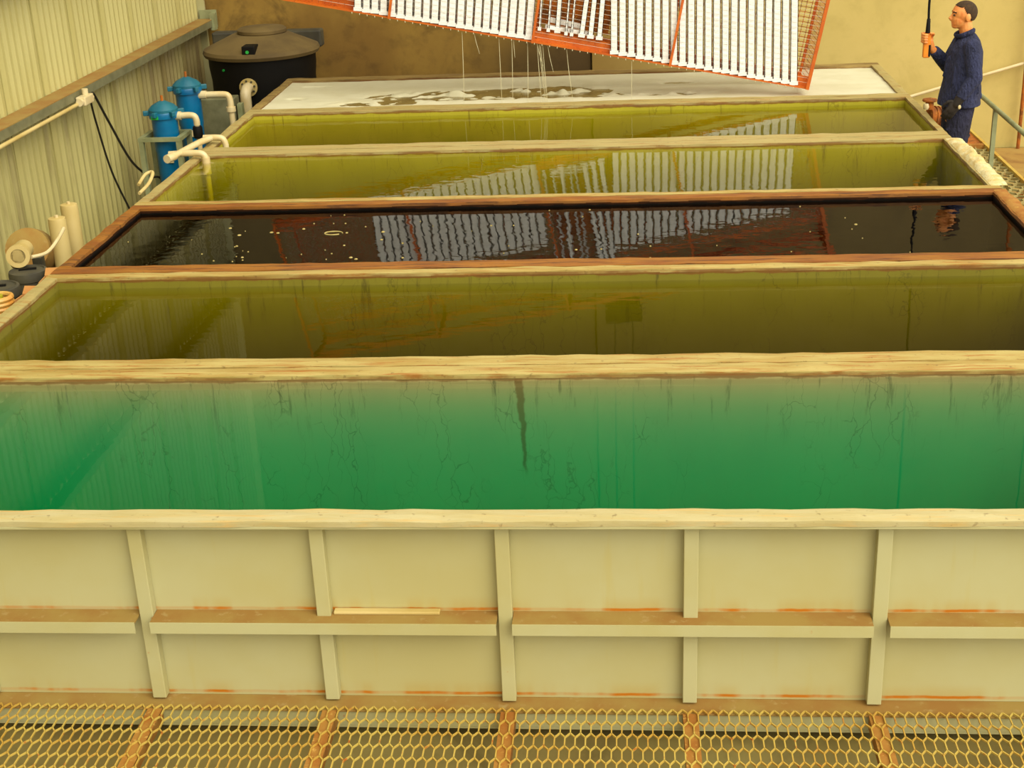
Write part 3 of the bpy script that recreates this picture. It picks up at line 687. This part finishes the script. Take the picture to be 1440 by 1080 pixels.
hc = thing('hose_coil', 'pale orange hose coil on a yellow-green reel at the left edge', 'hose', (-3.14, 2.78, FLOOR))
for k in range(4):
    m = MB(); rr = .075; zz = -.10+.028*k
    m.tube([(-3.165+rr*math.cos(q*PI/10), 2.78+rr*math.sin(q*PI/10), zz) for q in range(21)], .016, 8); m.build('hose_loop', M['hose'], hc, True)
m = MB(); m.lathe([(.10, FLOOR), (.105, -.16), (.09, -.13), (.03, -.12), (.03, .0)], (-3.165, 2.78, 0), n=20); m.build('reel', M['yellow_green'], hc, True)
m = MB(); m.tube(curve_pts([(-3.06, 5.05, .005), (-3.05, 5.25, .03), (-3.07, 5.42, .07), (-3.12, 5.40, .06), (-3.13, 5.25, .02)], 5), .013, 8)
tag(m.build('bent_tube', M['cream_plastic'], smooth=True), 'small bent cream tube hooked over the left rim', 'tube')

# ---------------------------------------------------------------- right side: walkway, rail, pipes, motor
rw = thing('side_walkway', 'expanded metal walkway along the right side of the tanks', 'walkway', (3.6, 7, FLOOR))
m = MB()
for r in range(0, 34):
    cy = 9.53 - r*.105
    for k in range(0, 10):
        cx = 3.15 + k*.1 + (r % 2)*.05
        for p, q in (((cx+.05, cy-.035), (cx+.05, cy+.035)), ((cx+.05, cy-.035), (cx, cy-.07)), ((cx-.05, cy-.035), (cx, cy-.07))):
            m.bar((p[0], p[1], -.862), (q[0], q[1], -.862), .010, .02)
m.build('expanded_mesh', M['side_mesh'], rw, kind='stuff')
m = MB(); m.box(4.10, 4.13, 4.2, 10.6, -.93, -.83); m.build('toe_board', M['mesh'], rw)
m = MB(); m.box(3.08, 3.10, 4.2, 10.6, -.93, -.85); m.build('toe_board', M['rust'], rw)
m = MB(); m.box(3.10, 4.10, 9.6, 9.66, -.90, -.835); m.build('nosing', M['rust_light'], rw)
m = MB(); m.box(3.10, 4.10, 9.66, 10.6, -.86, -.848); m.build('landing_plate', M['rust'], rw)
for yy in (4.6, 6.3, 8.0, 9.7):
    m = MB(); m.box(3.12, 3.17, yy, yy+.05, FLOOR, -.90); m.build('leg', M['rust'], rw)
    m = MB(); m.box(4.03, 4.08, yy, yy+.05, FLOOR, -.90); m.build('leg', M['rust'], rw)
hr = thing('handrail', 'grey-green steel handrail on the right walkway', 'handrail', (3.58, 7, -.85))
m = MB(); m.tube([(3.585, 8.15, .015), (3.585, 5.6, -.025)], .020, 10); m.build('rail', M['steel_green'], hr, True)
for yy, zz in ((7.32, .0), (5.7, -.04)):
    m = MB(); m.bar((3.585, yy, -.850), (3.585, yy, zz), .036, .036); m.build('post', M['steel_green'], hr)
m = MB(); m.tube([(3.55, 11.12, -.655), (5.4, 11.12, -.14)], .018, 10)
tag(m.build('wall_pipe', M['pvc'], smooth=True), 'pale sloping pipe across the back wall behind the worker', 'pipe')
m = MB(); m.tube([(4.85, 11.1, FLOOR), (4.85, 11.1, 2.5)], .02, 10)
tag(m.build('wall_pipe', M['rust'], smooth=True), 'rusty upright pipe on the back wall at the right edge', 'pipe')
m = MB(); m.box(4.14, 8.9, 4, 11.15, FLOOR, FLOOR+.012); tag(m.build('floor_plate', M['floor_rust']), 'rust stained floor patch right of the grating walkway', 'floor patch')
for x0, y0, rz, w, l_, lab in ((4.55, 9.55, .25, .10, .32, 'dark flat bar lying on the rusty floor right of the grating'), (4.95, 10.1, -.3, .16, .5, 'rusty plate lying near the back wall, right edge'), (4.62, 8.9, -.15, .14, .4, 'tan plate lying beside the grating toe board')):
    m = MB(); m.box(-w/2, w/2, -l_/2, l_/2, 0, .03, 0, Matrix.Translation((x0, y0, FLOOR+.013)) @ Matrix.Rotation(rz, 4, 'Z'))
    tag(m.build('scrap_plate', M['black'] if 'dark' in lab else M['rust'] if 'rusty plate' in lab else M['mesh'], bevel=.004), lab, 'plate')
gm_ = thing('gear_motor', 'rusty brown motor unit on the walkway beside the worker', 'motor', (3.2, 7.85, -.85))
m = MB(); m.lathe([(.03, 0), (.085, .01), (.095, .04), (.095, .22), (.06, .25)], (3.14, 7.85, -.17), (1, .25, -.15), 18); m.build('housing', M['rust'], gm_, True)
for k in range(5):
    m = MB(); m.lathe([(.104, 0), (.104, .012)], Vector((3.14, 7.85, -.17))+Vector((1, .25, -.15)).normalized()*(.05+.035*k), (1, .25, -.15), 18); m.build('fin', M['rust'], gm_)
m = MB(); m.lathe([(.035, 0), (.04, .02), (.03, .09), (.015, .10)], (3.15, 7.85, -.10)); m.lathe([(.06, .03), (.065, .04), (.06, .05)], (3.15, 7.85, -.06)); m.build('cap', M['rust'], gm_, True)
m = MB(); m.lathe([(.02, 0), (.028, .02), (.02, .05)], (3.11, 7.80, -.09)); m.build('bright_fitting', M['pvc'], gm_, True)
m = MB(); m.bar((3.22, 7.87, -.85), (3.22, 7.87, -.22), .10, .12); m.build('stand', M['rust'], gm_)

# ---------------------------------------------------------------- the worker
skin_t = NT('skin'); M['skin'] = skin_t.principled(skin_t.mix(skin_t.ramp(skin_t.noise(sc=30), .35, .7), lin(238, 158, 84), lin(226, 132, 62)), .5, k=.92)
M['hair'] = speckled('short_brown_hair', lin(74, 50, 18), lin(52, 34, 12), 60, .9, bstr=.5)
M['navy'] = speckled('navy_cotton', lin(52, 58, 98), lin(38, 42, 74), 7, .9, stretch=(1.6, 1.6, .6), bstr=.9, bdist=.05)
M['navy_dark'] = speckled('dark_navy_cotton', lin(44, 44, 76), lin(34, 34, 60), 7, .9, stretch=(1.6, 1.6, .6), bstr=.9, bdist=.05)
M['glove'] = speckled('dark_glove', lin(44, 32, 20), lin(30, 22, 16), 20, .8)
M['boot'] = speckled('black_boot', lin(34, 30, 24), lin(24, 20, 16), 20, .6)
M['eye'] = speckled('dark_eye', lin(40, 26, 16), lin(34, 20, 12), 30, .3)
BX, BY, BZ = 3.225, 7.05, -.85
def W(f, l, u): return Vector((BX-f, BY-l, BZ+u))
body = MB()
def limb(mb, pts, rad, n=14, ell=None, ref=(1, 0, 0)):
    mb.tube(pts, rad, n, ell=ell, ref=ref)
    for p, r in ((pts[0], rad[0]), (pts[-1], rad[-1])): mb.ball(p, r, 12, 8)
# trunk, neck
trunk = [(.02, .86, .10, 1.5), (.01, .98, .095, 1.45), (.0, 1.12, .092, 1.45), (.0, 1.28, .105, 1.55), (-.005, 1.40, .10, 1.7), (-.01, 1.48, .07, 1.6)]
limb(body, [W(f, 0, u) for f, u, r, e in trunk], [r for f, u, r, e in trunk], 20, [e for f, u, r, e in trunk])
limb(body, [W(-.01, 0, 1.46), W(.0, 0, 1.54), W(.02, 0, 1.62)], [.062, .054, .054])
# head
body.ball(W(.025, 0, 1.685), (.097, .074, .092), 20, 14)
body.ball(W(.055, 0, 1.635), (.070, .060, .075), 18, 12)
body.ball(W(.088, 0, 1.585), (.032, .036, .022), 12, 8)            # chin
body.ball(W(.088, 0, 1.605), (.034, .044, .03), 12, 8)
body.tube([W(.112, 0, 1.684), W(.122, 0, 1.664), W(.136, 0, 1.645), W(.128, 0, 1.634), W(.112, 0, 1.630)], [.009, .011, .014, .012, .008], 10)   # nose
body.ball(W(.116, .011, 1.638), (.011, .010, .008)); body.ball(W(.116, -.011, 1.638), (.011, .010, .008))
body.ball(W(.108, 0, 1.699), (.012, .046, .008), 12, 8)             # brow
body.ball(W(.116, 0, 1.612), (.009, .020, .006)); body.ball(W(.113, 0, 1.602), (.009, .018, .006))   # lips
for s in (1, -1):
    body.ball(W(.01, s*.076, 1.655), (.022, .010, .033), 12, 8); body.ball(W(.012, s*.074, 1.632), (.012, .009, .012), 10, 6)
# legs
for s in (1, -1):
    limb(body, [W(.01, s*.09, .88), W(.03, s*.10, .66), W(.045, s*.105, .48), W(.02, s*.11, .28), W(0, s*.11, .09)], [.085, .075, .055, .05, .038])
    limb(body, [W(-.04, s*.11, .045), W(.06, s*.115, .04), W(.16, s*.125, .03)], [.036, .036, .025])
# near (left) arm hangs, forearm forward
shl, ell_, wrl = W(-.015, .185, 1.44), W(-.045, .235, 1.20), W(.07, .24, 1.03)
limb(body, [shl, W(-.035, .22, 1.32), ell_], [.052, .047, .040]); limb(body, [ell_, (ell_+wrl)/2, wrl], [.040, .036, .028])
def hand(mb, wrist, d, palm_n, side, curl, k=1.0):
    d = d.normalized(); side = side.normalized(); palm_n = palm_n.normalized()
    pc = wrist + d*.045*k
    Mx = Matrix((side, palm_n, d)).transposed()
    mb.ball(pc+d*.005, (.040*k, .016*k, .052*k), 14, 10, M=Mx)
    for i, (o, ln) in enumerate(((.028, .072), (.010, .080), (-.009, .075), (-.027, .060))):
        p0 = pc + side*o*k + d*.040*k; p = p0; dd = d.copy(); pts = [p0 - d*.02*k, p0]
        for q, a in ((.45, curl*.6), (.32, curl), (.23, curl*.8)):
            dd = (dd*math.cos(a) + palm_n*math.sin(a)).normalized(); p = p + dd*ln*q*k; pts.append(p)
            palm_now = (palm_n - dd*palm_n.dot(dd));
            if palm_now.length > .15: pass
        mb.tube(pts, [.009*k, .0095*k, .009*k, .0085*k, .0075*k], 8); mb.ball(pts[-1], .0075*k, 8, 6)
    t0 = pc + side*.030*k - d*.02*k
    pts = [t0, t0 + side*.022*k + d*.02*k + palm_n*.008*k, t0 + side*.030*k + d*.048*k + palm_n*.018*k, t0 + side*.026*k + d*.068*k + palm_n*.026*k]
    mb.tube(pts, [.013*k, .0115*k, .010*k, .008*k], 8); mb.ball(pts[-1], .008*k, 8, 6)
# far (right) arm raised, gripping the pendant
shr, elr, wrr = W(-.01, -.185, 1.43), W(.085, -.20, 1.235), W(.245, -.075, 1.395)
limb(body, [shr, (shr+elr)/2, elr], [.052, .047, .040]); limb(body, [elr, (elr+wrr)/2, wrr], [.040, .036, .028])
PX, PYp, PZ = 2.925, 7.065, .0          # axis of the pendant box
pz = BZ + 1.49
body.ball((PX+.022, PYp+.036, pz-.005), (.034, .020, .048), 14, 10)
limb(body, [wrr, Vector((PX+.03, PYp+.036, pz-.03))], [.028, .026])
for i in range(4):
    z = pz + .034 - i*.0205; q = (1.0, 1.06, 1.0, .86)[i]
    pts = [(PX+.020, PYp+.036, z), (PX-.020*q, PYp+.040, z+.002), (PX-.040, PYp+.022, z+.002), (PX-.041, PYp-.014*q, z), (PX-.026*q, PYp-.037, z-.002), (PX-.006*q, PYp-.036, z-.003)]
    body.tube(pts, [.010, .010, .0098, .0095, .0088, .0078], 8); body.ball(pts[-1], .0078, 8, 6)
pts = [(PX+.040, PYp+.030, pz+.01), (PX+.047, PYp+.004, pz+.028), (PX+.038, PYp-.026, pz+.04), (PX+.016, PYp-.038, pz+.045)]
body.tube(pts, [.014, .0125, .0105, .009], 8); body.ball(pts[-1], .009, 8, 6)
person = body.build('person', M['skin']); remesh(person, .0048, 2)
tag(person, 'worker in navy overalls holding up an orange pendant control, facing left', 'person')
# clothes
jk = MB()
tr_ = [(.012, .955, .172, 1.22), (.012, 1.02, .162, 1.28), (.004, 1.14, .146, 1.40), (-.004, 1.28, .143, 1.46), (-.012, 1.39, .130, 1.58), (-.018, 1.47, .094, 1.72), (-.012, 1.505, .070, 1.15)]
jk.tube([W(f, 0, u) for f, u, r, e in tr_], [r for f, u, r, e in tr_], 24, ell=[e for f, u, r, e in tr_], ref=(1, 0, 0))
jk.tube([W(-.01, 0, 1.48), W(-.004, 0, 1.52)], [.070, .066], 18)
for a, b, c_ in ((shl, ell_, wrl+Vector((.01, 0, .015))), (shr, elr, wrr+Vector((.02, .01, -.015)))):
    limb(jk, [a, (a+b)/2, b], [.068, .066, .060]); limb(jk, [b, (b+c_)/2], [.058, .054]); jk.tube([(b+c_)/2, c_], [.054, .045], 14)
for k in range(12):                                   # folds in the loose cloth
    q = random.uniform(0, 2*PI); u = random.uniform(1.06, 1.32); r = .137
    p = W(r*math.cos(q), .198*math.sin(q), u); jk.tube([p+Vector((0, 0, .08)), p+Vector((random.uniform(-.02, .02), random.uniform(-.02, .02), -.06))], [.008, .014], 8)
jacket = jk.build('jacket', M['navy']); remesh(jacket, .0075, 4); attach(jacket, person)
m = MB(); m.tube([W(.075*math.cos(q)+.006, .080*math.sin(q), 1.532+.030*math.cos(q)*-1) for q in [k*PI/12-PI*.82 for k in range(0, 21)]], [.006]+[.021]*19+[.006], 10, ell=[.5]*21, ref=(0, 0, 1))
m.build('collar', M['navy'], person, True)
m = MB(); m.bar(W(.115, .01, 1.06), W(.118, .01, 1.30), .03, .012, up=(1, 0, 0)); m.bar(W(.118, .01, 1.30), W(.072, .008, 1.51), .03, .012, up=(1, 0, 0)); m.build('front_placket', M['navy_dark'], person, bevel=.004)
ts = MB()
ts.tube([W(.01, 0, 1.0), W(.015, 0, .92), W(.015, 0, .84)], [.128, .128, .118], 22, ell=[1.35, 1.4, 1.45], ref=(1, 0, 0))
for s in (1, -1):
    limb(ts, [W(.015, s*.088, .88), W(.03, s*.10, .68), W(.045, s*.105, .48), W(.02, s*.11, .28), W(.0, s*.11, .10)], [.104, .094, .082, .076, .072])
    for k in range(8):
        u = random.uniform(.3, .8); q = random.uniform(0, 2*PI); p = W(.03+.085*math.cos(q), s*.1+.085*math.sin(q), u); ts.tube([p+Vector((.02, 0, .03)), p-Vector((.02, 0, .03))], .014, 8)
trousers = ts.build('trousers', M['navy_dark']); remesh(trousers, .008, 4); attach(trousers, person)
gv = MB(); hand(gv, wrl, Vector((-.5, -.02, -.75)), Vector((.2, 1, 0)), Vector((-.8, 0, .5)), .5, 1.22); limb(gv, [wrl+Vector((.012, 0, .02)), wrl+Vector((-.02, 0, -.03))], [.040, .034])
glove = gv.build('glove', M['glove']); remesh(glove, .0045, 1); attach(glove, person)
m = MB(); m.ball(wrl+Vector((-.0, -.045, -.045)), (.012, .006, .018), 10, 6); m.build('glove_badge', M['pvc'], person, True, label='pale patch on the dark glove')
for s in (1, -1):
    m = MB(); limb(m, [W(-.045, s*.11, .05), W(.06, s*.115, .05), W(.17, s*.125, .04)], [.048, .046, .034], 12); m.tube([W(-.01, s*.11, .04), W(-.005, s*.11, .19)], [.058, .062], 14)
    m.box(-.10, .20, -.05, .05, 0, .018, 0, Matrix.Translation(W(0, s*.117, 0)) @ Matrix.Rotation(PI, 4, 'Z'))
    b = m.build('boot', M['boot']); remesh(b, .007, 1); attach(b, person)
    m = MB(); m.ball(W(.108, s*.028, 1.672), (.011, .013, .008), 12, 8); m.build('eye', M['eye'], person, True)
    m = MB(); m.tube([W(.117, s*.014, 1.694), W(.113, s*.034, 1.699), W(.098, s*.05, 1.692)], .005, 6); m.build('eyebrow', M['hair'], person, True)
# hair: close cropped cap with a hairline
m = MB(); vs = []; fs = []; n_, k_ = 80, 48
for i in range(k_+1):
    th = PI*i/k_*.78
    for j in range(n_):
        ph = 2*PI*j/n_; x = math.cos(ph)*math.sin(th); y = math.sin(ph)*math.sin(th); z = math.cos(th)
        vs.append((x, y, z))
keep = lambda x, y, z: z > (.56+.10*math.cos(2.5*y) if x > .26 else .62-2.1*(.26-x) if x > -.06 else -.02-.62*min(1, (-.06-x)/.40))
for i in range(k_):
    for j in range(n_):
        q = [i*n_+j, i*n_+(j+1) % n_, (i+1)*n_+(j+1) % n_, (i+1)*n_+j]
        c_ = [sum(vs[a][k] for a in q)/4 for k in range(3)]
        if keep(*c_): fs.append(tuple(q))
m.add([W(.023+v[0]*.1005, -v[1]*.0775, 1.686+v[2]*.0955) for v in vs], fs)
hair = m.build('hair', M['hair'], person, True); sm = hair.modifiers.new('thick', 'SOLIDIFY'); sm.thickness = .012; sm.offset = -1
# pendant control
pc_ = thing('pendant_control', 'orange crane pendant control held up by the worker', 'remote control', (PX, PYp, BZ+1.34))
m = MB(); m.box(PX-.029, PX+.026, PYp-.024, PYp+.024, BZ+1.335, BZ+1.53); m.build('case', M['pendant'], pc_, bevel=.008)
m = MB(); m.box(PX+.010, PX+.0275, PYp-.0255, PYp+.02, BZ+1.345, BZ+1.44); m.build('grip_strip', M['black'], pc_, bevel=.003)
m = MB(); m.lathe([(.020, 0), (.018, .03), (.014, .11), (.012, .115)], (PX, PYp, BZ+1.53)); m.build('cable_sleeve', M['black'], pc_, True)
m = MB(); m.tube(curve_pts([(PX, PYp, BZ+1.63), (PX-.004, PYp, BZ+1.8), (PX+.01, PYp, BZ+2.2), (PX+.05, PYp+.05, 3.2), (PX+.05, PYp+.1, 6.6)], 8), .010, 8); m.build('cable', M['black'], pc_, True)
